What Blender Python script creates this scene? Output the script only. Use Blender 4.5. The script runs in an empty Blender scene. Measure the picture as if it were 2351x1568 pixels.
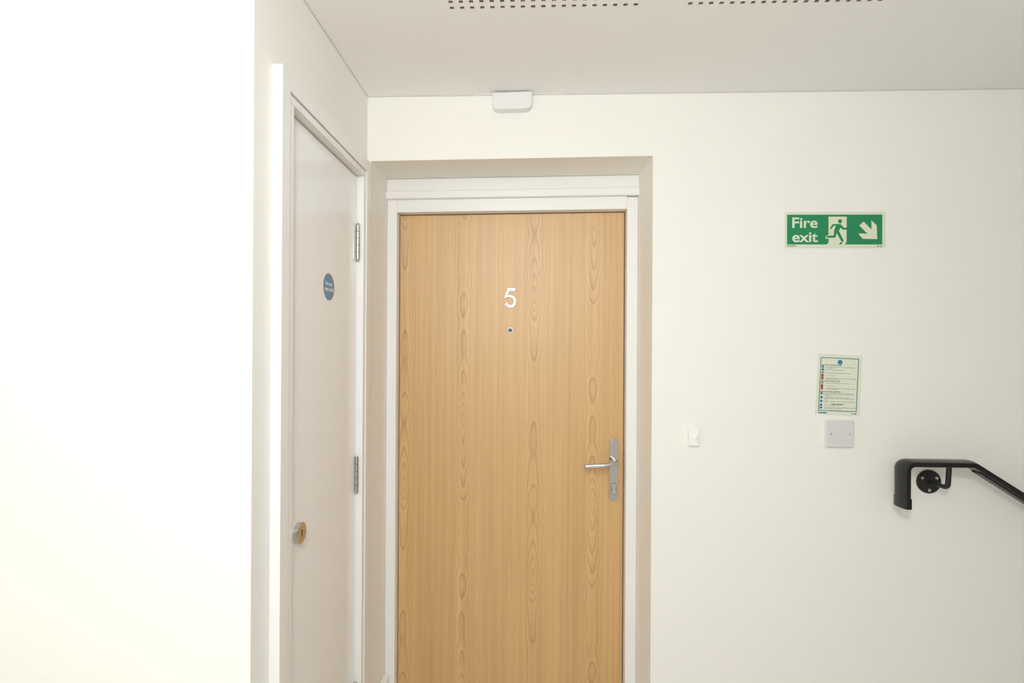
import bpy, bmesh, math, random
from mathutils import Vector, Matrix

C = bpy.context.scene.collection
sc = bpy.context.scene

# ------------------------------------------------------------------ camera
YAW, PITCH, ROLL = 0.0362841, 0.00085796, 0.00549500
cam_data = bpy.data.cameras.new('camera')
cam_data.sensor_width = 36.0
cam_data.lens = 1150.0 * 36.0 / 2351.0
cam_data.clip_start = 0.02
cam = bpy.data.objects.new('camera', cam_data)
C.objects.link(cam)
_R = Vector((math.cos(YAW), math.sin(YAW), 0)); _F = Vector((-math.sin(YAW), math.cos(YAW), 0)); _U = Vector((0, 0, 1))
_f2 = math.cos(PITCH) * _F + math.sin(PITCH) * _U
_u2 = -math.sin(PITCH) * _F + math.cos(PITCH) * _U
_r3 = math.cos(ROLL) * _R + math.sin(ROLL) * _u2
_u3 = -math.sin(ROLL) * _R + math.cos(ROLL) * _u2
M = Matrix.Identity(4)
for i in range(3):
    M[i][0] = _r3[i]; M[i][1] = _u3[i]; M[i][2] = -_f2[i]
M[0][3], M[1][3], M[2][3] = 0.535889, -1.62, 1.50
cam.matrix_world = M
sc.camera = cam

# ------------------------------------------------------------------ world, light, exposure
w = bpy.data.worlds.new('world'); sc.world = w
w.use_nodes = True
w.node_tree.nodes['Background'].inputs[0].default_value = (0.8, 0.8, 0.78, 1)
w.node_tree.nodes['Background'].inputs[1].default_value = 0.05

# the landing's opal dome lamp, above and behind the viewpoint
for lx, ly, lz, power in ((0.48, -1.80, 2.08, 34.0),):
    ld = bpy.data.lights.new('ceiling_dome_lamp', 'POINT')
    ld.energy = power; ld.shadow_soft_size = 0.08; ld.color = (0.965, 0.99, 1.0)
    lo = bpy.data.objects.new('ceiling_dome_lamp', ld); C.objects.link(lo)
    lo.location = (lx, ly, lz)

vs = sc.view_settings
vs.view_transform = 'Standard'; vs.look = 'None'; vs.gamma = 1.0; vs.exposure = 0.0
vs.use_curve_mapping = False

sc.cycles.max_bounces = 20; sc.cycles.diffuse_bounces = 16; sc.cycles.glossy_bounces = 8   # a pale room: light goes round many times

# ------------------------------------------------------------------ materials
def srgb(r, g, b):
    f = lambda v: (v / 255 / 12.92) if v / 255 <= 0.04045 else ((v / 255 + 0.055) / 1.055) ** 2.4
    return (f(r), f(g), f(b), 1.0)

def new_mat(name):
    m = bpy.data.materials.new(name); m.use_nodes = True
    nt = m.node_tree; nt.nodes.clear()
    out = nt.nodes.new('ShaderNodeOutputMaterial'); b = nt.nodes.new('ShaderNodeBsdfPrincipled')
    nt.links.new(b.outputs[0], out.inputs[0])
    return m, nt, b

class NB:
    """small node builder"""
    def __init__(s, nt): s.nt = nt
    def link(s, v, sock):
        if isinstance(v, bpy.types.NodeSocket): s.nt.links.new(v, sock)
        else: sock.default_value = v
    def m(s, op, a, b=None, c=None, clamp=False):
        n = s.nt.nodes.new('ShaderNodeMath'); n.operation = op; n.use_clamp = clamp
        s.link(a, n.inputs[0])
        if b is not None: s.link(b, n.inputs[1])
        if c is not None: s.link(c, n.inputs[2])
        return n.outputs[0]
    def noise(s, vec, scale, detail=2.0, rough=0.5):
        n = s.nt.nodes.new('ShaderNodeTexNoise')
        s.link(vec, n.inputs['Vector']); n.inputs['Scale'].default_value = scale
        n.inputs['Detail'].default_value = detail; n.inputs['Roughness'].default_value = rough
        return n.outputs[0]
    def comb(s, x, y, z):
        n = s.nt.nodes.new('ShaderNodeCombineXYZ')
        s.link(x, n.inputs[0]); s.link(y, n.inputs[1]); s.link(z, n.inputs[2])
        return n.outputs[0]
    def mix(s, fac, a, b):
        n = s.nt.nodes.new('ShaderNodeMix'); n.data_type = 'RGBA'
        s.link(fac, n.inputs[0]); s.link(a, n.inputs[6]); s.link(b, n.inputs[7])
        return n.outputs[2]
    def obj(s):
        n = s.nt.nodes.new('ShaderNodeTexCoord'); return n.outputs['Object']
    def xyz(s, v):
        n = s.nt.nodes.new('ShaderNodeSeparateXYZ'); s.link(v, n.inputs[0]); return n.outputs
    def bump(s, h, strength, dist):
        n = s.nt.nodes.new('ShaderNodeBump'); s.link(h, n.inputs['Height'])
        n.inputs['Strength'].default_value = strength; n.inputs['Distance'].default_value = dist
        return n.outputs[0]

def paint(name, col, rough, bump_scale=0, bump=0.0, var=0.0, spec=0.5):
    m, nt, b = new_mat(name); nb = NB(nt); o = nb.obj()
    b.inputs['Roughness'].default_value = rough
    b.inputs['Specular IOR Level'].default_value = spec
    if var:
        n = nb.noise(o, 3.0, 3.0)
        d = tuple(c * (1 - var) for c in col[:3]) + (1,)
        nt.links.new(nb.mix(n, col, d), b.inputs['Base Color'])
    else:
        b.inputs['Base Color'].default_value = col
    if bump:
        nt.links.new(nb.bump(nb.noise(o, bump_scale, 3.0), bump, 0.0006), b.inputs['Normal'])
    return m

def metal(name, col, rough, aniso_scale=None):
    m, nt, b = new_mat(name); nb = NB(nt)
    b.inputs['Metallic'].default_value = 1.0
    b.inputs['Base Color'].default_value = col
    n = nb.noise(nb.obj(), 40.0, 3.0)
    nt.links.new(nb.m('MULTIPLY_ADD', n, rough * 0.5, rough * 0.75), b.inputs['Roughness'])
    return m

WALL = paint('cream_emulsion', (0.88, 0.870, 0.829, 1), 0.75, 260, 0.25, 0.02, 0.25)
WALLW = paint('pale_cream_emulsion', (0.88, 0.875, 0.85, 1), 0.75, 260, 0.25, 0.02, 0.25)
CEIL = paint('ceiling_emulsion', (0.895, 0.888, 0.875, 1), 0.85, 300, 0.2, 0.02, 0.2)
HOLE = paint('backing_and_hole_shade', (0.40, 0.335, 0.285, 1), 0.9)  # backing colour; the hole sides share it as painted-in shade
GLOSS = paint('white_satinwood', (0.85, 0.85, 0.84, 1), 0.28, 60, 0.08, 0.01, 0.5)
DOORW = paint('white_gloss_door', (0.905, 0.92, 0.935, 1), 0.16, 30, 0.03, 0.01, 0.5)
SEAL = paint('sealant', (0.62, 0.60, 0.55, 1), 0.7)
FLOOR_BOUNCE = paint('pale_bounce_floor', (0.73, 0.715, 0.70, 1), 0.6, 120, 0.4, 0.15)  # unseen floor, kept pale to bounce light upward
PLAST = paint('white_plastic', (0.80, 0.80, 0.80, 1), 0.3)
BELLW = paint('bright_white_plastic', (0.90, 0.90, 0.895, 1), 0.3)
PLASTG = paint('pale_grey_plastic', (0.70, 0.69, 0.70, 1), 0.35)
DARK = paint('gap_shade', (0.03, 0.025, 0.02, 1), 0.8)  # near-black stands for shade in door gaps and a keyhole
GREY = paint('screw_and_recess_grey', (0.20, 0.19, 0.18, 1), 0.5)  # also paints the shaded recess round the lock
CHROME = metal('polished_chrome', (0.60, 0.59, 0.575, 1), 0.09)
LOCKM = metal('worn_nickel', (0.66, 0.64, 0.62, 1), 0.25)
STEEL = metal('satin_steel', (0.70, 0.68, 0.65, 1), 0.22)
NUMB = metal('polished_aluminium', (0.50, 0.495, 0.485, 1), 0.36)
SPY = metal('dull_chrome', (0.48, 0.47, 0.45, 1), 0.2)
BLACK = paint('black_vinyl', (0.011, 0.010, 0.009, 1), 0.24)
BLACKM = paint('black_coated_steel', (0.012, 0.012, 0.011, 1), 0.38)
BLACKM2 = paint('black_coated_plate', (0.016, 0.015, 0.014, 1), 0.5)
LUM = paint('luminous_pale_green', (0.68, 0.77, 0.60, 1), 0.4)
LUM3 = paint('notice_pale_green', (0.74, 0.78, 0.65, 1), 0.4)
LUM2 = paint('luminous_cream', (0.72, 0.76, 0.56, 1), 0.4)
GREEN = paint('sign_green', (0.018, 0.245, 0.105, 1), 0.35)
BLUE = paint('sign_blue', (0.09, 0.28, 0.50, 1), 0.35)
BLUET = paint('sign_teal', (0.05, 0.24, 0.32, 1), 0.4)
TEAL = paint('border_teal', (0.13, 0.24, 0.24, 1), 0.4)
RED = paint('sign_red', (0.55, 0.06, 0.06, 1), 0.4)
REDD = paint('sign_dark_red', (0.22, 0.05, 0.04, 1), 0.4)
REDT = paint('red_print', (0.50, 0.20, 0.10, 1), 0.4)
SGREEN = paint('print_green', (0.25, 0.40, 0.20, 1), 0.4)
INK = paint('black_print', (0.06, 0.065, 0.04, 1), 0.5)
INKG = paint('grey_print', (0.10, 0.13, 0.10, 1), 0.5)
RIMG = paint('sticker_rim', (0.30, 0.28, 0.26, 1), 0.4)
PWHITE = paint('white_print', (0.80, 0.82, 0.80, 1), 0.4)

def oak():
    m, nt, b = new_mat('oak_laminate'); nb = NB(nt)
    X, Y, Z = nb.xyz(nb.obj())
    wob = nb.m('MULTIPLY', nb.m('SUBTRACT', nb.noise(nb.comb(nb.m('MULTIPLY', X, 2.0), 0.0, nb.m('MULTIPLY', Z, 5.0)), 1.0, 2.0), 0.5), 0.012)
    wob = nb.m('ADD', wob, nb.m('MULTIPLY', nb.m('SUBTRACT', nb.noise(nb.comb(nb.m('MULTIPLY', X, 30.0), 5.0, nb.m('MULTIPLY', Z, 16.0)), 1.0, 3.0), 0.5), 0.0065))
    lines = None; dark = None; cols = None
    # (column x, height of the eye, side)
    for k, (xc, z0, a, kind) in enumerate([(0.0700, 0.962, 0.0105, 0), (0.2905, 1.215, 0.0100, 1), (0.5500, 1.664, 0.0112, 0), (0.7660, 0.905, 0.0105, 1)]):
        u = nb.m('ADD', nb.m('SUBTRACT', X, xc), wob)
        # the laminate's printed figure repeats every 1.037 m
        t = nb.m('DIVIDE', nb.m('ADD', nb.m('SUBTRACT', Z, z0), 0.5185 + 4 * 1.037), 1.037)
        wv = nb.m('MULTIPLY', nb.m('SUBTRACT', nb.m('FRACT', t), 0.5), 1.037)
        up = nb.m('MAXIMUM', wv, 0.0); dn = nb.m('MAXIMUM', nb.m('MULTIPLY', wv, -1.0), 0.0)
        hu, hd = (0.085, 0.050) if kind == 0 else (0.060, 0.085)
        sh = nb.m('ADD', nb.m('DIVIDE', up, hu), nb.m('DIVIDE', dn, hd))
        # s rises near the eye, then saturates with slow swells that leave V tips further off
        sat = nb.m('MULTIPLY', nb.m('SUBTRACT', 1.0, nb.m('POWER', 2.71828, nb.m('MULTIPLY', sh, -0.55))), 3.1)
        sw = nb.noise(nb.comb(float(kind) * 3.1 + 0.4, 0.0, nb.m('MULTIPLY', wv, 5.2)), 1.0, 1.0)
        swell = nb.m('MULTIPLY', nb.m('SUBTRACT', sw, 0.5), nb.m('MINIMUM', nb.m('MULTIPLY', sh, 1.1), 4.2))
        s_ = nb.m('ADD', sat, swell)
        ua = nb.m('DIVIDE', u, a)
        q = nb.m('SQRT', nb.m('ADD', nb.m('MULTIPLY', ua, ua), nb.m('MULTIPLY', s_, s_)))
        ph = nb.m('FRACT', nb.m('MULTIPLY', q, 1.45))
        # sharp on the outside of each ring, soft inside
        ln = nb.m('POWER', ph, 4.0)
        ln = nb.m('MULTIPLY', ln, nb.m('SUBTRACT', 1.0, nb.m('POWER', ph, 40.0)))
        g = nb.m('DIVIDE', u, 0.034)
        g2 = nb.m('MULTIPLY', g, g)
        wgt = nb.m('POWER', 2.71828, nb.m('MULTIPLY', nb.m('MULTIPLY', g2, g2), -1.0))
        t1 = nb.m('MULTIPLY', ln, wgt)
        lines = t1 if lines is None else nb.m('ADD', lines, t1)
        cols = wgt if cols is None else nb.m('ADD', cols, wgt)
        # darker heart between two figures
        far = nb.m('SMOOTH_MIN', nb.m('MULTIPLY', nb.m('ABSOLUTE', wv), 2.5), 1.0, 0.2)
        hrt = nb.m('MULTIPLY', nb.m('POWER', 2.71828, nb.m('MULTIPLY', nb.m('MULTIPLY', ua, ua), -0.6)),
                   nb.m('MULTIPLY', far, nb.noise(nb.comb(float(k), 0.0, nb.m('MULTIPLY', Z, 6.0)), 1.0, 1.0)))
        dark = hrt if dark is None else nb.m('ADD', dark, hrt)
    # straight fine grain everywhere
    fine = nb.noise(nb.comb(nb.m('MULTIPLY', X, 330.0), 0.0, nb.m('MULTIPLY', Z, 4.0)), 1.0, 3.0, 0.6)
    med = nb.noise(nb.comb(nb.m('MULTIPLY', X, 70.0), 1.0, nb.m('MULTIPLY', Z, 0.9)), 1.0, 2.0)
    pores = nb.noise(nb.comb(nb.m('MULTIPLY', X, 700.0), 2.0, nb.m('MULTIPLY', Z, 22.0)), 1.0, 1.0)
    broad = nb.noise(nb.comb(nb.m('MULTIPLY', X, 9.0), 3.0, nb.m('MULTIPLY', Z, 0.5)), 1.0, 1.0)
    v = nb.m('ADD', nb.m('MULTIPLY', nb.m('SUBTRACT', fine, 0.5), 0.55), nb.m('MULTIPLY', nb.m('SUBTRACT', med, 0.5), 0.9))
    v = nb.m('ADD', v, nb.m('MULTIPLY', nb.m('SUBTRACT', pores, 0.5), 0.30))
    v = nb.m('ADD', v, nb.m('MULTIPLY', nb.m('SUBTRACT', broad, 0.5), 0.35))
    v = nb.m('ADD', v, nb.m('MULTIPLY', lines, 0.74))
    v = nb.m('ADD', v, nb.m('MULTIPLY', dark, 0.20))
    v = nb.m('SUBTRACT', v, nb.m('MULTIPLY', cols, 0.12))
    fac = nb.m('ADD', nb.m('MULTIPLY', v, 0.85), 0.34, clamp=True)
    col = nb.mix(fac, (0.71, 0.438, 0.160, 1), (0.36, 0.170, 0.036, 1))
    nt.links.new(col, b.inputs['Base Color'])
    b.inputs['Roughness'].default_value = 0.52
    b.inputs['IOR'].default_value = 2.1
    nt.links.new(nb.bump(fine, 0.06, 0.0004), b.inputs['Normal'])
    return m
OAK = oak()

# ------------------------------------------------------------------ helpers
def link(name, bm, m, parent=None, bevel=0.0, seg=2, smooth=True, angle=35):
    me = bpy.data.meshes.new(name)
    bmesh.ops.recalc_face_normals(bm, faces=bm.faces)
    bm.to_mesh(me); bm.free()
    me.materials.append(m)
    if smooth:
        for p in me.polygons: p.use_smooth = True
        me.set_sharp_from_angle(angle=math.radians(angle))
    o = bpy.data.objects.new(name, me); C.objects.link(o)
    if parent is not None:
        o.parent = parent
        o.matrix_parent_inverse = Matrix.Translation(-parent_loc(parent))
    if bevel:
        b = o.modifiers.new('edge', 'BEVEL'); b.width = bevel; b.segments = seg
        b.limit_method = 'ANGLE'; b.angle_limit = math.radians(40); b.harden_normals = True
    return o

def parent_loc(p):
    return Vector(p.location)        # every object here keeps its location in world terms

def empty(name, loc, label=None, cat=None, group=None, kind=None, parent=None):
    o = bpy.data.objects.new(name, None); C.objects.link(o)
    o.empty_display_size = 0.05
    if parent is not None:
        o.parent = parent; o.matrix_parent_inverse = Matrix.Translation(-parent_loc(parent))
    o.location = loc
    return tag(o, label, cat, group, kind)

def tag(o, label=None, cat=None, group=None, kind=None):
    if label: o['label'] = label
    if cat: o['category'] = cat
    if group: o['group'] = group
    if kind: o['kind'] = kind
    return o

def box(bm, x0, x1, y0, y1, z0, z1, sk=0.0, xm=0.46):
    """axis box; sk leans the horizontal edges (z grows with x), as the doorway was built slightly out of level"""
    vs_ = []
    for x in (x0, x1):
        for y in (y0, y1):
            for z in (z0, z1):
                vs_.append(bm.verts.new((x, y, z + sk * (x - xm))))
    for f in ((0, 1, 3, 2), (4, 6, 7, 5), (0, 4, 5, 1), (2, 3, 7, 6), (0, 2, 6, 4), (1, 5, 7, 3)):
        bm.faces.new([vs_[i] for i in f])
    return bm

def nbm(): return bmesh.new()

def prism(bm, pts, mapf, d0, d1):
    """extrude a 2D outline from depth d0 to d1; mapf(u, v, d) -> xyz"""
    a = [bm.verts.new(mapf(u, v, d0)) for u, v in pts]
    b = [bm.verts.new(mapf(u, v, d1)) for u, v in pts]
    n = len(pts)
    bm.faces.new(a); bm.faces.new(b[::-1])
    for i in range(n):
        j = (i + 1) % n
        bm.faces.new((a[i], b[i], b[j], a[j]))
    return bm

def on_back(u, v, d): return (u, -d, v)         # a face on the back wall (y = 0), d towards the room

def rrect(cx, cz, w_, h_, r, n=6):
    pts = []
    for sx, sy, a0 in ((1, 1, 0), (-1, 1, 90), (-1, -1, 180), (1, -1, 270)):
        for i in range(n + 1):
            a = math.radians(a0 + 90 * i / n)
            pts.append((cx + sx * (w_ / 2 - r) + r * math.cos(a), cz + sy * (h_ / 2 - r) + r * math.sin(a)))
    return pts

def circle(cx, cz, r, n=32):
    return [(cx + r * math.cos(2 * math.pi * i / n), cz + r * math.sin(2 * math.pi * i / n)) for i in range(n)]

def sweep(bm, path, frames, prof):
    """prof (a, b) carried along path; frames give the two axes at each point"""
    rings = []
    for p, (A, B) in zip(path, frames):
        rings.append([bm.verts.new(Vector(p) + A * a + B * b) for a, b in prof])
    n = len(prof)
    for r0, r1 in zip(rings, rings[1:]):
        for i in range(n):
            j = (i + 1) % n
            bm.faces.new((r0[i], r0[j], r1[j], r1[i]))
    bm.faces.new(rings[0]); bm.faces.new(rings[-1][::-1])
    return bm

def tube(bm, path, rad, n=16):
    P = [Vector(p) for p in path]
    T = []
    for i in range(len(P)):
        t = (P[min(i + 1, len(P) - 1)] - P[max(i - 1, 0)]).normalized(); T.append(t)
    up = Vector((0, 0, 1)) if abs(T[0].z) < 0.9 else Vector((0, 1, 0))
    A = T[0].cross(up).normalized(); fr = []
    for t in T:
        A = (A - t * A.dot(t)).normalized(); fr.append((A, t.cross(A).normalized()))
    rr = rad if isinstance(rad, (list, tuple)) else [rad] * len(P)
    rings = [[bm.verts.new(p + (a * math.cos(2 * math.pi * k / n) + b * math.sin(2 * math.pi * k / n)) * r) for k in range(n)] for p, (a, b), r in zip(P, fr, rr)]
    for r0, r1 in zip(rings, rings[1:]):
        for i in range(n):
            j = (i + 1) % n
            bm.faces.new((r0[i], r0[j], r1[j], r1[i]))
    bm.faces.new(rings[0]); bm.faces.new(rings[-1][::-1])
    return bm

def fillet(pts, r, n=8):
    """round the corners of a polyline"""
    out = [Vector(pts[0])]
    for i in range(1, len(pts) - 1):
        p, a, b = Vector(pts[i]), Vector(pts[i - 1]), Vector(pts[i + 1])
        d0, d1 = (a - p).normalized(), (b - p).normalized()
        ang = d0.angle(d1); t = r / math.tan(ang / 2)
        s, e = p + d0 * t, p + d1 * t
        cc = p + (d0 + d1).normalized() * (r / math.sin(ang / 2))
        v0, v1 = s - cc, e - cc; th = v0.angle(v1)
        for k in range(n + 1):
            f = k / n
            out.append(cc + (v0 * math.sin((1 - f) * th) + v1 * math.sin(f * th)) / math.sin(th))
    out.append(Vector(pts[-1]))
    return out

def lathe(bm, prof, cx, cz, ybase, n=32):
    """profile (radius, height towards the room) turned about a y axis"""
    rings = []
    for r, h in prof:
        if r < 1e-6: rings.append([bm.verts.new((cx, ybase - h, cz))])
        else: rings.append([bm.verts.new((cx + r * math.cos(2 * math.pi * k / n), ybase - h, cz + r * math.sin(2 * math.pi * k / n))) for k in range(n)])
    for a, b in zip(rings, rings[1:]):
        for k in range(n):
            j = (k + 1) % n
            if len(a) == 1 and len(b) == 1: continue
            if len(a) == 1: bm.faces.new((a[0], b[k], b[j]))
            elif len(b) == 1: bm.faces.new((a[k], a[j], b[0]))
            else: bm.faces.new((a[k], a[j], b[j], b[k]))
    return bm

def text_bm(body, h, width=None, bold=0.0, res=3, align='LEFT'):
    """flat lettering as geometry: cap height about h; scaled to width when given; origin at baseline left"""
    cu = bpy.data.curves.new('t', 'FONT'); cu.body = body; cu.size = 1.0; cu.resolution_u = res
    cu.offset = bold; cu.fill_mode = 'FRONT'; cu.dimensions = '2D'
    ob = bpy.data.objects.new('t', cu); C.objects.link(ob)
    bpy.context.view_layer.update()
    me = bpy.data.meshes.new_from_object(ob.evaluated_get(bpy.context.evaluated_depsgraph_get()))
    bpy.data.objects.remove(ob); bpy.data.curves.remove(cu)
    bm = bmesh.new(); bm.from_mesh(me); bpy.data.meshes.remove(me)
    xs = [v.co.x for v in bm.verts]; x0, x1 = min(xs), max(xs)
    sy = h / 0.729; sx = sy if width is None else width / (x1 - x0)
    for v in bm.verts: v.co = Vector(((v.co.x - x0) * sx, v.co.y * sy, 0))
    return bm, (x1 - x0) * sx

def place_text(bm, mapf, d):
    for v in bm.verts: v.co = Vector(mapf(v.co.x, v.co.y, d))
    return bm

# ------------------------------------------------------------------ setting
H = 2.30                     # ceiling
SK = 0.0112                  # the doorway leans out of level by this much per metre
XL, XR = 0.0125, 0.926        # reveals of the recessed doorway
ZS = 2.0936                  # soffit at x = 0.46
YR = 0.30
ROOM_L, ROOM_R, ROOM_F = -1.25, 3.3, -2.30
YW = -0.672                  # face of the near wall on the left

def structure(name, bm, m, **k):
    o = link(name, bm, m, **k); o['kind'] = 'structure'; return o

# back wall: lintel, right part, left nib, all one body
bm = nbm()
def quadbox(bm, pts_xz, y0, y1):
    prism(bm, pts_xz, lambda u, v, d: (u, d, v), y0, y1)
outline = [(-0.12, 0.0), (XL, 0.0), (XL, ZS + SK * (XL - 0.46)), (XR, ZS + SK * (XR - 0.46)), (XR, 0.0), (ROOM_R, 0.0), (ROOM_R, H + 0.1), (-0.12, H + 0.1)]
prism(bm, outline, lambda u, v, d: (u - (0.0105 * d / YR if u == XR else 0.0), d, v), 0.0, YR)   # right reveal a little splayed
structure('wall_back', bm, WALL, bevel=0.0010, seg=2)

# side wall holding the riser-cupboard door
DY0, DY1, DZ = -0.565, -0.069, 2.030     # rough opening
bm = nbm()
prism(bm, [(YW, 0), (DY0, 0), (DY0, DZ), (DY1, DZ), (DY1, 0), (-0.0005, 0), (-0.0005, H + 0.1), (YW, H + 0.1)], lambda u, v, d: (d, u + (-d if u == YW else 0), v), -0.12, 0.0)
structure('wall_left', bm, WALL)
# near wall to the left, facing the viewer
bm = nbm(); prism(bm, [(ROOM_L, YW), (0.0, YW), (-0.12, YW + 0.12), (ROOM_L, YW + 0.12)], lambda u, v, d: (u, v, d), 0, H + 0.1)
structure('wall_near_left', bm, WALL)
# cupboard behind the white door stays dark
bm = nbm(); box(bm, -0.62, -0.60, YW + 0.12, 0.0, 0, H + 0.1)
structure('wall_cupboard', bm, WALLW)
bm = nbm(); box(bm, ROOM_L - 0.1, ROOM_L, ROOM_F, YW + 0.12, 0, H + 0.1)
structure('wall_far_left', bm, WALLW)
bm = nbm(); box(bm, ROOM_R, ROOM_R + 0.1, ROOM_F, YR, 0, H + 0.1)
structure('wall_right', bm, paint('stairwell_shade_wall', (0.32, 0.31, 0.29, 1), 0.8))  # unseen wall, coloured dark to stand in for the unlit stairwell
bm = nbm(); box(bm, ROOM_L - 0.1, ROOM_R + 0.1, ROOM_F - 0.1, ROOM_F, 0, H + 0.1)
structure('wall_rear', bm, WALLW)
bm = nbm(); box(bm, ROOM_L - 0.1, ROOM_R + 0.1, ROOM_F - 0.1, YR + 0.1, -0.1, 0.0)
structure('floor', bm, FLOOR_BOUNCE)

# ceiling with two perforated panels let in
PX, PY, NX, NY = 0.02430, 0.02150, 19, 12
PANELS = [(0.3300, -0.4148), (0.8945, -0.4148)]      # left edge x, front edge y (nearest the back wall)
PW, PD = NX * PX + 0.004, NY * PY
xs = [ROOM_L - 0.1, PANELS[0][0], PANELS[0][0] + PW, PANELS[1][0], PANELS[1][0] + PW, ROOM_R + 0.1]
ys = [ROOM_F - 0.1, PANELS[0][1] - PD, PANELS[0][1], YR + 0.1]
bm = nbm()
gv = [[bm.verts.new((x, y, H)) for y in ys] for x in xs]
for i in range(len(xs) - 1):
    for j in range(len(ys) - 1):
        if j == 1 and i in (1, 3): continue
        bm.faces.new((gv[i][j], gv[i + 1][j], gv[i + 1][j + 1], gv[i][j + 1]))
ceil = structure('ceiling', bm, CEIL, smooth=False)
for n_, (px0, py1) in enumerate(PANELS):
    bm = nbm(); bh = nbm()
    hw, hd = 0.0100, 0.0082
    gx = [px0]
    for i in range(NX):
        c0 = px0 + 0.002 + (i + 0.5) * PX; gx += [c0 - hw / 2, c0 + hw / 2]
    gx.append(px0 + PW)
    gy = [py1 - PD]
    for j in range(NY):
        c0 = py1 - PD + (j + 0.5) * PY; gy += [c0 - hd / 2, c0 + hd / 2]
    gy.append(py1)
    g = [[bm.verts.new((x, y, H)) for y in gy] for x in gx]
    for i in range(len(gx) - 1):
        for j in range(len(gy) - 1):
            if i % 2 == 1 and j % 2 == 1:
                q = [g[i][j], g[i + 1][j], g[i + 1][j + 1], g[i][j + 1]]
                up = [bm.verts.new(v.co + Vector((0, 0, 0.016))) for v in q]
                for a in range(4):
                    b2 = (a + 1) % 4
                    bh.faces.new([bh.verts.new(v.co) for v in (q[a], q[b2], up[b2], up[a])])  # hole sides darkened by colour, as painted shade
            else:
                bm.faces.new((g[i][j], g[i + 1][j], g[i + 1][j + 1], g[i][j + 1]))
    link('perforated_panel', bm, CEIL, parent=ceil, smooth=False)
    box(bh, px0, px0 + PW, py1 - PD, py1, H + 0.016, H + 0.03)
    link('panel_backing', bh, HOLE, parent=ceil, smooth=False)

# sealant beads where ceiling meets walls
bm = nbm(); box(bm, 0.0, ROOM_R, -0.0022, 0.0, H - 0.0022, H)
structure('trim_1', bm, SEAL)
bm = nbm(); box(bm, 0.0, 0.0022, YW, -0.001, H - 0.0022, H)
structure('trim_2', bm, SEAL)
# wall paint cut in a little over the ceiling either side of the alarm cable box
bm = nbm()
for pts in ([(0.345, -0.0015), (0.412, -0.0105), (0.412, -0.0015)], [(0.538, -0.0015), (0.538, -0.0110), (0.640, -0.0030), (0.640, -0.0015)]):
    prism(bm, pts, lambda u, v, d: (u, v, d), H - 0.0012, H - 0.0001)
structure('trim_3', bm, WALL, smooth=False)

# skirting, square in the recess
bm = nbm(); box(bm, XL, XL + 0.020, -0.002, 0.184, 0, 0.292); structure('baseboard_left', bm, GLOSS, bevel=0.002)
bm = nbm(); box(bm, XR - 0.022, XR, 0.0, 0.184, 0, 0.284); structure('baseboard_right', bm, GLOSS, bevel=0.002)
bm = nbm(); box(bm, XR, ROOM_R, -0.018, 0.0, 0, 0.284); structure('baseboard_back', bm, GLOSS, bevel=0.003)
bm = nbm(); box(bm, ROOM_L, 0.0, YW - 0.018, YW, 0, 0.284); structure('baseboard_near_left', bm, GLOSS, bevel=0.003)

# ------------------------------------------------------------------ oak flat door in the recess
d1 = empty('door_1', (0.46, 0.22, 0.0), 'oak-grained flat entrance door numbered 5 in a white frame', 'door', kind='structure')
FY, DFY = 0.185, 0.222       # frame face, door face
X0o, X0i, X1i, X1o = 0.0130, 0.0495, 0.8800, 0.9190
HZ = 1.9735                  # underside of the frame head at x = 0.46
frame = empty('door_frame', (0.46, FY, 0), parent=d1)
bm = nbm(); box(bm, X0o, X0i, FY, YR, 0, HZ + 0.0427, SK * 0.0); link('left_jamb', bm, GLOSS, frame, bevel=0.0025)
bm = nbm(); box(bm, X1i, X1o, FY, YR, 0, HZ + 0.0480); link('right_jamb', bm, GLOSS, frame, bevel=0.0025)
bm = nbm(); box(bm, X0i, X1i, FY, YR, HZ, HZ + 0.0455, SK); link('head', bm, GLOSS, frame, bevel=0.0015)
# head trim: projecting bead, then a flat board up to the soffit
bm = nbm(); box(bm, 0.0115, 0.9215, FY - 0.016, YR, HZ + 0.0455, HZ + 0.0735, SK); link('head_bead', bm, GLOSS, d1, bevel=0.004, seg=3)
bm = nbm(); box(bm, 0.0125, 0.9215, FY - 0.007, YR, HZ + 0.0740, ZS - 0.0005, SK); link('head_board', bm, GLOSS, d1, bevel=0.003)
# near-black sheet behind the leaf, painting the shade in the edge gap
bm = nbm(); box(bm, X0i - 0.01, X1i + 0.01, DFY + 0.045, YR - 0.001, 0.0, HZ + 0.01); link('rebate_shade', bm, DARK, d1)
bm = nbm(); box(bm, X0i + 0.0025, X1i - 0.003, DFY, DFY + 0.044, 0.006, HZ - 0.003, SK)
leaf = link('door_leaf', bm, OAK, d1, bevel=0.0012)

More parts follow.
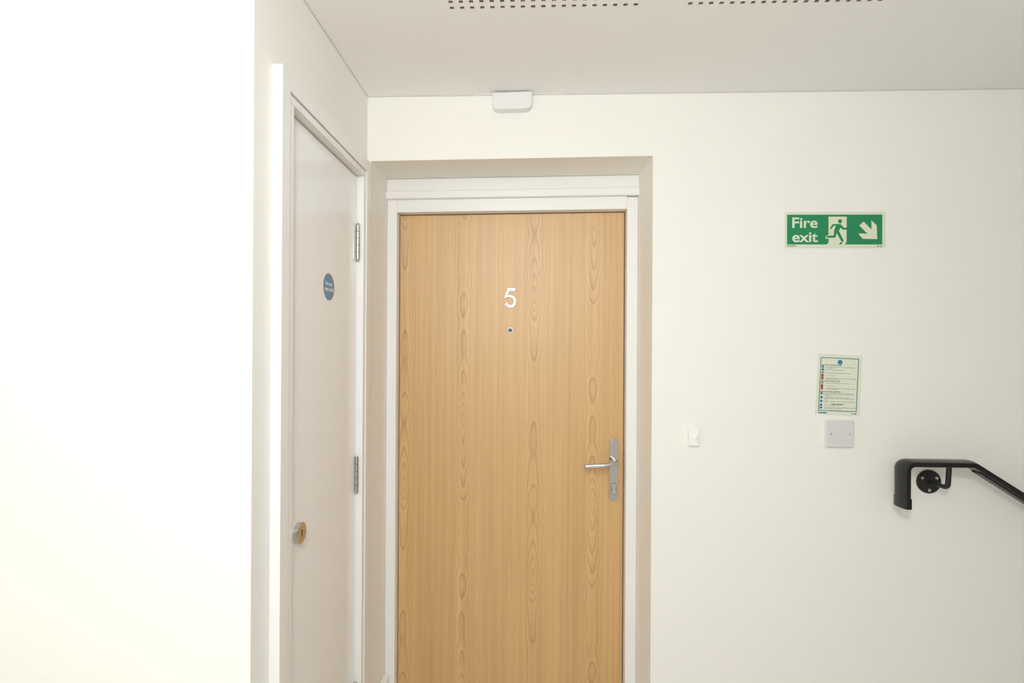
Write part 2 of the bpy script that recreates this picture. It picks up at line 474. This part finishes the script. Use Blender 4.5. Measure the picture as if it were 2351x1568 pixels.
# house number 5 with its two screws
def crom(pts, n=4):
    """smooth the flagged runs of an outline: entries (x, y, smooth)"""
    out = []
    L = len(pts)
    for i in range(L):
        p0, p1, p2, p3 = pts[i - 1], pts[i], pts[(i + 1) % L], pts[(i + 2) % L]
        out.append((p1[0], p1[1]))
        if p1[2] and p2[2]:
            for k in range(1, n):
                t = k / n
                a0 = p0 if p0[2] else p1; a3 = p3 if p3[2] else p2
                f = lambda c: 0.5 * (2 * p1[c] + (p2[c] - a0[c]) * t + (2 * a0[c] - 5 * p1[c] + 4 * p2[c] - a3[c]) * t * t + (3 * p1[c] - a0[c] - 3 * p2[c] + a3[c]) * t ** 3)
                out.append((f(0), f(1)))
    return out
five = [(443, 285, 0), (460, 276, 0), (622, 275, 0), (610, 330, 0), (590, 347, 0), (475, 347, 0), (447, 440, 0),
        (500, 432, 1), (575, 453, 1), (620, 510, 1), (637, 580, 1), (620, 650, 1), (572, 703, 1), (508, 719, 1), (440, 702, 1), (380, 650, 0),
        (432, 577, 0), (440, 612, 1), (470, 645, 1), (515, 657, 1), (560, 635, 1), (584, 580, 1), (570, 525, 1), (530, 490, 1), (475, 479, 1), (420, 486, 1), (362, 513, 0)]
# 9.8 of these units per photo pixel, 0.00160 m per photo pixel on the door
def five_map(u, v, d): return (0.4385 + (u - 362) / 9.8 * 0.001606, DFY - d, 1.6255 + (719 - v) / 9.8 * 0.001606)
bm = nbm(); prism(bm, crom(five), five_map, 0.0002, 0.0032)
num = link('house_number', bm, NUMB, d1, bevel=0.0005, smooth=False)
tag(num, 'polished metal numeral 5')
for u, v in ((518, 310), (427, 658)):
    x, _, z = five_map(u, v, 0)
    bm = nbm(); lathe(bm, [(0.0022, 0.003), (0.0022, 0.0036), (0.0012, 0.0040), (0, 0.0041)], x, z, DFY, 12)
    link('screw', bm, GREY, num)

# spyhole
peep = None
bm = nbm(); lathe(bm, [(0.0, 0.0002), (0.0118, 0.0002), (0.0118, 0.0015), (0.0105, 0.0030), (0.0078, 0.0030), (0.0070, 0.0018), (0, 0.0018)], 0.4618, 1.5431, DFY)
peep = link('spyhole', bm, SPY, d1)
bm = nbm(); lathe(bm, [(0.0068, 0.0019), (0.0055, 0.0032), (0.003, 0.0040), (0, 0.0042)], 0.4618, 1.5431, DFY, 24)
link('lens', bm, metal('spyhole_lens', (0.14, 0.15, 0.15, 1), 0.1), peep)

# lever handle on a long backplate with a euro cylinder
HX = 0.8428
hd = empty('door_handle', (HX, DFY, 1.036), parent=d1)
bm = nbm()
prism(bm, rrect(HX, 1.0362, 0.0325, 0.2270, 0.01620, 10), lambda u, v, d: (u, DFY - d, v), 0.0002, 0.0085)
link('backplate', bm, CHROME, hd, bevel=0.0028, seg=4)
bm = nbm()
path = fillet([(HX + 0.001, DFY - 0.006, 1.0720), (HX + 0.0005, DFY - 0.052, 1.0705), (HX - 0.045, DFY - 0.058, 1.0635), (HX - 0.1075, DFY - 0.057, 1.0592)], 0.013, 8)
nP = len(path)
tp = [Vector(p) for p in path]
rings = []
for i, p in enumerate(tp):
    t = (tp[min(i + 1, nP - 1)] - tp[max(i - 1, 0)]).normalized()
    B = Vector((0, 0, 1)); B = (B - t * B.dot(t)).normalized(); A = t.cross(B).normalized()
    f = i / (nP - 1)
    ra, rb = (0.0085, 0.0085) if f < 0.12 else (0.0085 - 0.002 * f, 0.0088 - 0.0020 * (1 - f))
    rings.append([bm.verts.new(p + A * ra * math.cos(2 * math.pi * k / 20) + B * rb * math.sin(2 * math.pi * k / 20)) for k in range(20)])
tip_t = (tp[-1] - tp[-2]).normalized()
for off, sc_ in ((0.003, 0.92), (0.0055, 0.68), (0.0068, 0.35)):
    rings.append([bm.verts.new(tp[-1] + tip_t * off + (Vector(v.co) - tp[-1]) * sc_) for v in rings[nP - 1]])
for r0, r1 in zip(rings, rings[1:]):
    for k in range(20):
        j = (k + 1) % 20
        bm.faces.new((r0[k], r0[j], r1[j], r1[k]))
bm.faces.new(rings[0]); bm.faces.new(rings[-1][::-1])
link('lever', bm, CHROME, hd, angle=60)
bm = nbm(); lathe(bm, [(0.0125, 0.0080), (0.0125, 0.0092), (0.0115, 0.0100), (0, 0.0100)], HX + 0.001, 1.0725, DFY, 28)
link('lever_boss', bm, CHROME, hd)
bm = nbm()
prism(bm, circle(HX, 0.9795, 0.0108, 28), lambda u, v, d: (u, DFY - d, v), 0.008, 0.0088)
prism(bm, rrect(HX, 0.9590, 0.0205, 0.0240, 0.0060, 5), lambda u, v, d: (u, DFY - d, v), 0.008, 0.0087)
link('lock_recess_shade', bm, GREY, hd)  # raised grey shape painting the recess round the lock as shade
bm = nbm()
lathe(bm, [(0.0088, 0.008), (0.0088, 0.0115), (0.0080, 0.0122), (0, 0.0122)], HX, 0.9795, DFY, 28)
prism(bm, rrect(HX, 0.9615, 0.0110, 0.0260, 0.0050, 5), lambda u, v, d: (u, DFY - d, v), 0.008, 0.0112)
prism(bm, rrect(HX, 0.9570, 0.0170, 0.0150, 0.0050, 5), lambda u, v, d: (u, DFY - d, v), 0.008, 0.0116)
link('lock_cylinder', bm, LOCKM, hd, bevel=0.0005)
bm = nbm(); prism(bm, rrect(HX, 0.9795, 0.0016, 0.0085, 0.0006, 2), lambda u, v, d: (u, DFY - d, v), 0.0121, 0.0125)
link('keyhole', bm, GREY, hd)

# ------------------------------------------------------------------ white cupboard door in the side wall
d2 = empty('door_2', (0.0, -0.32, 0.0), 'narrow white flush cupboard door with round lock in the left side wall', 'door', kind='structure')
LX, DX = 0.0190, -0.003       # lining edge, door face
CX = 0.0225                  # casing face
CY0, CY1, IY0, IY1 = -0.604, -0.028, -0.570, -0.067
CZ, IZ = 2.072, 2.0325
OY0, OY1, OZ = -0.5455, -0.087, 2.0120
cas = empty('casing', (0, -0.32, 0), parent=d2)
def side(u, v, d): return (d, u, v)
bm = nbm(); prism(bm, [(CY0, 0), (IY0, 0), (IY0, IZ), (CY0, CZ)], side, 0.0001, CX); link('left_leg', bm, GLOSS, cas, bevel=0.0005)
bm = nbm(); prism(bm, [(IY1, 0), (CY1, 0), (CY1, CZ), (IY1, IZ)], side, 0.0001, CX); link('right_leg', bm, GLOSS, cas, bevel=0.0005)
bm = nbm(); prism(bm, [(CY0, CZ), (IY0, IZ), (IY1, IZ), (CY1, CZ)], side, 0.0001, CX); link('head', bm, GLOSS, cas, bevel=0.0005)
lin = empty('lining', (0, -0.32, 0), parent=d2)
bm = nbm(); box(bm, -0.12, LX, DY0, OY0, 0, OZ); link('left_jamb', bm, GLOSS, lin, bevel=0.0015)
bm = nbm(); box(bm, -0.12, LX, OY1, DY1, 0, OZ); link('right_jamb', bm, GLOSS, lin, bevel=0.0015)
bm = nbm(); box(bm, -0.12, LX, DY0, DY1, OZ, DZ); link('head', bm, GLOSS, lin, bevel=0.0015)
bm = nbm(); box(bm, DX - 0.040, DX, OY0 + 0.002, OY1 - 0.002, 0.006, OZ - 0.004)
leaf2 = link('door_leaf', bm, DOORW, d2, bevel=0.0012)
bm = nbm(); box(bm, DX - 0.06, DX - 0.041, OY0 - 0.001, OY1 + 0.001, 0.0, OZ + 0.001); link('leaf_gap_shade', bm, DARK, d2)  # added dark sheet that paints shade into the gaps round the leaf

# hinges: barrel of five knuckles on the far jamb, with a leaf let into the jamb
for zc in (1.806, 1.089, 0.392):
    hg = empty('hinge', (0.003, -0.0925, zc), parent=d2)
    hh = 0.1075
    for k in range(5):
        z0 = zc - hh / 2 + k * hh / 5; z1 = z0 + hh / 5 - 0.0008
        bm = nbm(); tube(bm, [(0.0035, -0.0935, z0), (0.0035, -0.0935, z1)], 0.0058, 16)
        link('knuckle', bm, CHROME, hg, bevel=0.0006, angle=50)
    bm = nbm()
    tube(bm, [(0.0035, -0.0935, zc - hh / 2 - 0.007), (0.0035, -0.0935, zc - hh / 2 - 0.0045), (0.0035, -0.0935, zc - hh / 2)], [0.0018, 0.0042, 0.0050], 14)
    tube(bm, [(0.0035, -0.0935, zc + hh / 2), (0.0035, -0.0935, zc + hh / 2 + 0.003)], [0.0050, 0.0035], 14)
    link('pin', bm, CHROME, hg)
    bm = nbm(); box(bm, -0.003, 0.0035, -0.0878, -0.0868, zc - hh / 2, zc + hh / 2); link('hinge_leaf', bm, STEEL, hg)

# round lock
LY, LZ, LR = -0.4725, 1.0525, 0.0240
def lathe_x(bm, prof, cy, cz, xb, n=40):
    rings = []
    for r, h in prof:
        if r < 1e-6: rings.append([bm.verts.new((xb + h, cy, cz))])
        else: rings.append([bm.verts.new((xb + h, cy + r * math.cos(2 * math.pi * k / n), cz + r * math.sin(2 * math.pi * k / n))) for k in range(n)])
    for a, b in zip(rings, rings[1:]):
        for k in range(n):
            j = (k + 1) % n
            if len(a) == 1: bm.faces.new((a[0], b[k], b[j]))
            elif len(b) == 1: bm.faces.new((a[k], a[j], b[0]))
            else: bm.faces.new((a[k], a[j], b[j], b[k]))
    return bm
bm = nbm(); lathe_x(bm, [(0, 0.0002), (LR, 0.0002), (LR, 0.0098), (LR - 0.0008, 0.0106), (0, 0.0106)], LY, LZ, DX)
lock = link('lock_escutcheon', bm, metal('polished_escutcheon', (0.62, 0.60, 0.57, 1), 0.10), d2)
bm = nbm()
key = [(LY + 0.0030 * math.cos(math.radians(a)), LZ + 0.0055 + 0.0030 * math.sin(math.radians(a))) for a in range(-40, 221, 20)]
key += [(LY - 0.0016, LZ - 0.0085), (LY + 0.0016, LZ - 0.0085)]
prism(bm, key, lambda u, v, d: (d, u, v), DX + 0.0104, DX + 0.0109)
link('keyhole', bm, DARK, lock)

# blue mandatory sticker
SY, SZ, SR = -0.2995, 1.6445, 0.0362
bm = nbm(); prism(bm, circle(SY, SZ, SR, 48), side, DX + 0.0001, DX + 0.0005)
st = link('fire_door_sticker', bm, RIMG, d2); tag(st, 'round blue sticker with white lettering')
bm = nbm(); prism(bm, circle(SY, SZ, SR - 0.0038, 48), side, DX + 0.0005, DX + 0.0007); link('blue_field', bm, BLUE, st)
for body, z, wd in (('Fire door', SZ + 0.0035, 0.046), ('keep locked', SZ - 0.0110, 0.056)):
    bm, wt = text_bm(body, 0.0105, wd, 0.035)
    place_text(bm, lambda u, v, d, z=z, wd=wd: (DX + 0.0009, SY - wd / 2 + u, z + v), 0)
    link('lettering', bm, PWHITE, st, smooth=False)

# ------------------------------------------------------------------ fire exit sign
SX0, SX1, SZ0, SZ1 = 1.3404, 1.6519, 1.8031, 1.9163
sg = empty('fire_exit_sign', (1.496, -0.001, 1.8031), 'green and pale luminous fire exit sign with running figure and arrow on the cream wall', 'sign')
bm = nbm(); prism(bm, rrect(1.49615, 1.8597, SX1 - SX0, SZ1 - SZ0, 0.002, 3), on_back, 0.0003, 0.0022)
link('plate', bm, LUM, sg, bevel=0.0004)
# picture units of a 2351x1008 enlargement; 8.396 of them per photo pixel
def sgm(u, v, d): return (1.3475 + (u - 230) * 0.00016042, -d, 1.9077 - (v - 190) * 0.00016375 - (u - 230) * 0.0000003)
bm = nbm(); prism(bm, [(230, 190), (2062, 190), (2062, 763), (230, 763)], sgm, 0.0022, 0.0026); link('green_field', bm, GREEN, sg)
bm = nbm(); prism(bm, [(1028, 228), (1378, 228), (1378, 718), (1340, 763), (1000, 763), (1032, 720)], sgm, 0.0026, 0.0029); dp = link('door_pictogram', bm, LUM2, sg)
# foot halo that steps out of the doorway
bm = nbm(); prism(bm, [(1036, 578), (1000, 590), (980, 612), (965, 652), (1036, 652)], sgm, 0.0026, 0.0029); link('foot_outline', bm, LUM2, sg)
run = [(1110, 372), (1255, 370), (1325, 440), (1382, 440), (1382, 480), (1305, 480), (1262, 440), (1228, 505), (1326, 700), (1278, 708), (1185, 540), (1172, 610), (1155, 634), (985, 634), (1000, 606), (1032, 596), (1128, 592), (1140, 480), (1172, 405), (1128, 405), (1085, 465), (1066, 472), (1058, 452)]
bm = nbm(); prism(bm, run, sgm, 0.0029, 0.0031)
prism(bm, circle(1250, 318, 40, 28), sgm, 0.0029, 0.0031)
prism(bm, [(1312, 718), (1278, 752), (1268, 763), (1232, 763), (1262, 722)], sgm, 0.0029, 0.0031)
link('running_figure', bm, GREEN, sg, smooth=False)
bm = nbm(); prism(bm, [(1620, 400), (1703, 325), (1857, 475), (1850, 300), (1955, 395), (1965, 662), (1690, 655), (1600, 553), (1778, 557)], sgm, 0.0026, 0.0029)
link('arrow', bm, LUM2, sg, smooth=False)
for body, ub, ut, vb, hh in (('Fire', 328, 820, 440, 205), ('exit', 330, 825, 715, 205)):
    wd = (ut - ub) * 0.00016042
    bm, wt = text_bm(body, hh * 0.00016375, wd, 0.020, 6)
    X0, _, Z0 = sgm(ub, vb, 0)
    place_text(bm, lambda u, v, d, X0=X0, Z0=Z0: (X0 + u, -0.0029, Z0 + v), 0)
    link('lettering', bm, LUM, sg, smooth=False)
bm = nbm(); prism(bm, [(232, 780), (398, 780), (398, 803), (232, 803)], sgm, 0.0022, 0.0024); link('maker_mark', bm, SGREEN, sg)
bm = nbm(); prism(bm, [(1975, 790), (2000, 790), (2000, 810), (1975, 810)], sgm, 0.0022, 0.0024); prism(bm, [(2022, 794), (2062, 794), (2062, 808), (2022, 808)], sgm, 0.0022, 0.0024)
link('code_mark', bm, INKG, sg)

# ------------------------------------------------------------------ fire action notice, hung a little crooked
nt_ = empty('fire_action_notice', (1.509, -0.001, 1.2767), 'pale green printed fire action notice hung crooked above a blank plate', 'sign')
# corners of its printed border on the wall: bilinear map from (0..1, 0..1)
TL, TR, BR, BL = (1.4542, 1.4576), (1.5727, 1.4527), (1.5655, 1.2848), (1.4470, 1.2879)
def ntm(u, v, d):
    x = (TL[0] * (1 - u) + TR[0] * u) * (1 - v) + (BL[0] * (1 - u) + BR[0] * u) * v
    z = (TL[1] * (1 - u) + TR[1] * u) * (1 - v) + (BL[1] * (1 - u) + BR[1] * u) * v
    return (x, -d, z)
bm = nbm(); prism(bm, [(-0.079, -0.060), (1.078, -0.060), (1.078, 1.066), (-0.079, 1.066)], ntm, 0.0003, 0.0018)
link('plate', bm, LUM3, nt_, bevel=0.0004)
bm = nbm(); bw = 0.020; bv = bw * 0.7
for q in ([(0, 0), (1, 0), (1, bv), (0, bv)], [(0, 1 - bv), (1, 1 - bv), (1, 1), (0, 1)], [(0, bv), (bw, bv), (bw, 1 - bv), (0, 1 - bv)], [(1 - bw, bv), (1, bv), (1, 1 - bv), (1 - bw, 1 - bv)]):
    prism(bm, q, ntm, 0.0018, 0.0021)
link('border', bm, TEAL, nt_, smooth=False)
def disc(u, v, ru, n=24): return [(u + ru * math.cos(2 * math.pi * k / n), v + ru * 0.70 * math.sin(2 * math.pi * k / n)) for k in range(n)]
bm = nbm(); prism(bm, disc(0.512, 0.080, 0.065), ntm, 0.0018, 0.0021); link('blue_roundel', bm, BLUET, nt_, smooth=False)
# rows: symbol kind, v
py = lambda p: (p - 821.0) / 124.0
for kind, p in (('b', 842.6), ('b', 849.3), ('g', 856.3), ('d', 862.5), ('r', 868.8), ('g', 879.8), ('d', 886.2), ('r', 892.2), ('b', 904.0), ('b', 913.6), ('b', 922.2), ('b', 930.8), ('b', 937.2)):
    u = 0.068; v = py(p)
    bm = nbm()
    if kind == 'b': prism(bm, disc(u, v, 0.034, 18), ntm, 0.0018, 0.0021); mm = BLUET
    else:
        hv = {'g': 0.022, 'd': 0.019, 'r': 0.028}[kind]; hu = {'g': 0.034, 'd': 0.028, 'r': 0.030}[kind]
        prism(bm, [(u - hu, v - hv), (u + hu, v - hv), (u + hu, v + hv), (u - hu, v + hv)], ntm, 0.0018, 0.0021)
        mm = {'g': SGREEN, 'd': REDD, 'r': RED}[kind]
    link('symbol', bm, mm, nt_, smooth=False)
def line(body, p, u0, u1, hv, m, bold=0.022, name='text_line'):
    wd = u1 - u0
    bm, _ = text_bm(body, hv, wd, bold, 1)
    v0 = py(p) + hv * 0.5
    for v in bm.verts: v.co = Vector(ntm(u0 + v.co.x, v0 - v.co.y, 0.0020))
    link(name, bm, m, nt_, smooth=False)
hb, hs = 0.019, 0.0135
line('If you have a fire in your flat:', 838.0, 0.030, 0.56, hb, INK, 0.045, 'heading')
line('1.  When evacuating, close all doors and windows behind you and', 842.6, 0.115, 0.90, hs, INKG)
line('alert neighbours.', 845.3, 0.155, 0.38, hs, INKG)
line('2.  Alert your neighbours if possible.', 849.6, 0.115, 0.60, hs, INKG)
line('3.  Evacuate the building by the nearest fire exit', 856.6, 0.115, 0.79, hs, INKG)
line('4.  Do not use the lift.', 862.7, 0.115, 0.42, hs, REDT)
line('5.  Call the fire brigade, dial 999 or use the nearest phone', 868.8, 0.115, 0.95, hs, INKG)
line('and give the full address.', 871.2, 0.155, 0.51, hs, INKG)
line('If fire in the common areas:', 875.2, 0.030, 0.545, hb, INK, 0.045, 'heading')
line('1.  Evacuate the building by the nearest fire exit', 880.0, 0.115, 0.79, hs, INKG)
line('2.  Do not use the lift.', 886.4, 0.115, 0.42, hs, REDT)
line('3.  Call the fire brigade, dial 999 or use the nearest phone', 892.0, 0.115, 0.95, hs, INKG)
line('and give the full address.', 894.5, 0.155, 0.51, hs, INKG)
line("If fire in someone else's flat:", 899.6, 0.030, 0.56, hb, INK, 0.045, 'heading')
line('1.  If you are not affected it is usually safe to stay in your', 903.2, 0.115, 0.92, hs, INKG)
line('own flat. Keep doors and windows closed and wait for', 906.0, 0.145, 0.92, hs, INKG)
line('further advice.', 908.4, 0.145, 0.31, hs, INKG)
line('2.  Evacuate when told to by the fire brigade, or', 912.6, 0.115, 0.84, hs, INKG)
line('if affected by heat or smoke, leave immediately and close', 915.4, 0.145, 0.93, hs, INKG)
line('the door.', 918.0, 0.145, 0.23, hs, INKG)
line('3.  After the emergency, wait for instructions before going', 922.3, 0.115, 0.94, hs, INKG)
line('back in.', 924.8, 0.145, 0.23, hs, INKG)
line('Please remember', 928.3, 0.34, 0.655, 0.024, INK, 0.05, 'heading')
line('Keep all escape routes clear.', 931.4, 0.145, 0.52, hs, INKG)
line('If you need assistance to leave the building, please contact', 936.3, 0.145, 0.96, hs, INKG)
line('the manager for advice.', 938.8, 0.145, 0.62, hs, INKG)
bm = nbm(); prism(bm, [(0.0, 1.022), (0.225, 1.022), (0.225, 1.044), (0.0, 1.044)], ntm, 0.0018, 0.0020); link('maker_mark', bm, BLUET, nt_)
bm = nbm(); prism(bm, [(0.87, 1.030), (0.90, 1.030), (0.90, 1.046), (0.87, 1.046)], ntm, 0.0018, 0.0020); prism(bm, [(0.93, 1.030), (1.0, 1.030), (1.0, 1.046), (0.93, 1.046)], ntm, 0.0018, 0.0020)
link('code_mark', bm, INKG, nt_)

# ------------------------------------------------------------------ blank plate
bp_ = empty('blanking_plate', (1.5112, 0, 1.2155), 'square pale grey blank electrical plate with two screws below the notice', 'electrical plate')
bm = nbm(); prism(bm, rrect(1.5112, 1.2157, 0.0865, 0.0840, 0.0045, 5), on_back, 0.0002, 0.0095); link('plate', bm, PLASTG, bp_, bevel=0.0030, seg=4)
for x, a in ((1.4830, 65), (1.5392, 70)):
    s = None
    bm = nbm(); lathe(bm, [(0.0034, 0.0093), (0.0034, 0.0098), (0.0028, 0.0101), (0, 0.0101)], x, 1.2165, 0.0, 16); s = link('screw', bm, PLAST, bp_)
    ca, sa = math.cos(math.radians(a)), math.sin(math.radians(a))
    bm = nbm(); prism(bm, [(x + ca * p - sa * q, 1.2165 + sa * p + ca * q) for p, q in ((-0.0038, -0.0011), (0.0038, -0.0011), (0.0038, 0.0011), (-0.0038, 0.0011))], on_back, 0.0100, 0.0103)
    link('slot', bm, GREY, s)

# ------------------------------------------------------------------ bell push
bl = empty('bell_push', (1.055, 0, 1.2025), 'small white rectangular bell push on the wall right of the oak door', 'doorbell')
bm = nbm(); prism(bm, rrect(1.0553, 1.2025, 0.0315, 0.0570, 0.0040, 5), on_back, 0.0002, 0.0165); link('body', bm, BELLW, bl, bevel=0.0025, seg=3)
bm = nbm(); lathe(bm, [(0.0082, 0.0160), (0.0078, 0.0185), (0.0060, 0.0198), (0, 0.0202)], 1.0600, 1.2005, 0.0, 28); link('button', bm, BELLW, bl)

# ------------------------------------------------------------------ white cable box at the ceiling
bm = nbm()
def cbm(u, v, d): return (u, -d, v + 0.018 * (u - 0.475))
r = 0.019
pts = [(0.4115, 2.2955), (0.5375, 2.2955)]
pts += [(0.5375 - r + r * math.cos(math.radians(a)), 2.2415 + r + r * math.sin(math.radians(a))) for a in range(0, -91, -10)]
pts += [(0.4115 + r + r * math.cos(math.radians(a)), 2.2415 + r + r * math.sin(math.radians(a))) for a in range(-90, -181, -10)]
prism(bm, pts, cbm, 0.0002, 0.030)
cb = link('junction_box', bm, PLAST, bevel=0.0025, seg=3)
tag(cb, 'white plastic box with rounded lower corners fixed under the ceiling above the oak door', 'junction box')

# ------------------------------------------------------------------ black handrail descending to the right
hr = empty('handrail', (1.787, -0.070, 1.0691), 'black vinyl-capped handrail with turned-down end descending to the right along the cream wall', 'handrail')
YC, TH, WD = -0.070, 0.0155, 0.051
ZT = 1.1425
slope = math.tan(math.radians(32.4))
xb = 1.8520
ctr = fillet([(1.6590, YC, 1.012), (1.6590, YC, ZT), (xb, YC, ZT), (3.25, YC, ZT - slope * (3.25 - xb))], 0.021, 10)
# soften only the first bend by hand: the second is a wide kink
prof = []
def dome(th, wd, rise, r=0.0045):
    """flat underside, softly domed outer face"""
    # outer face samples
    q = []
    hw = wd / 2
    for k in range(21):
        b = hw - wd * k / 20
        e = 1 - (abs(b) / hw) ** 2.4
        q.append((th / 2 - rise + rise * e, b))
    q += [(-th / 2 + r * (1 - math.sin(math.radians(a))), -hw + r * (1 - math.cos(math.radians(a)))) for a in range(0, 91, 30)]
    q += [(-th / 2 + r * (1 - math.cos(math.radians(a))), hw - r * (1 - math.sin(math.radians(a)))) for a in range(0, 91, 30)]
    return q
prof = [(a + 0.0018, b) for a, b in dome(0.0190, WD, 0.0045)]
def frames_of(path):
    fr = []
    for i in range(len(path)):
        t = (path[min(i + 1, len(path) - 1)] - path[max(i - 1, 0)]).normalized()
        B = Vector((0, 1, 0)); A = t.cross(B).normalized(); fr.append((A, B))
    return fr
bm = nbm(); sweep(bm, ctr, frames_of(ctr), prof); link('rail', bm, BLACK, hr, angle=50)
cap = [Vector((1.6590, YC, 1.0095)), Vector((1.6590, YC, 1.041))]
bm = nbm(); sweep(bm, cap, frames_of(cap), [(a + 0.0018, b) for a, b in dome(0.0225, WD + 0.0034, 0.0050)]); link('end_cap', bm, BLACK, hr, bevel=0.002, angle=50)
# steel core bar under the sloping part
bar = [Vector((1.875, YC, ZT - slope * (1.875 - xb) - 0.0090)), Vector((3.25, YC, ZT - slope * (3.25 - xb) - 0.0090))]
bm = nbm(); sweep(bm, bar, frames_of(bar), rrect(0, 0, 0.008, 0.034, 0.001, 2)); link('core_bar', bm, BLACKM, hr)
br = empty('bracket', (1.787, 0, 1.0695), parent=hr)
bm = nbm(); lathe(bm, [(0, 0.0002), (0.0365, 0.0002), (0.0365, 0.0050), (0.0355, 0.0060), (0, 0.0060)], 1.7868, 1.0695, 0.0, 48); link('wall_plate', bm, BLACKM2, br)
arm = fillet([(1.7868, -0.004, 1.0690), (1.7905, YC, 1.0690), (1.7945, YC, ZT - 0.004)], 0.013, 8)
bm = nbm(); tube(bm, arm, 0.0068, 18); link('arm', bm, BLACKM, br, angle=60)
for x, z in ((1.7655, 1.0815), (1.8090, 1.0815), (1.7870, 1.0430)):
    bm = nbm(); lathe(bm, [(0.0052, 0.0058), (0.0050, 0.0068), (0.0034, 0.0074), (0.0022, 0.0070), (0, 0.0064)], x, z, 0.0, 20); link('screw', bm, STEEL, br)
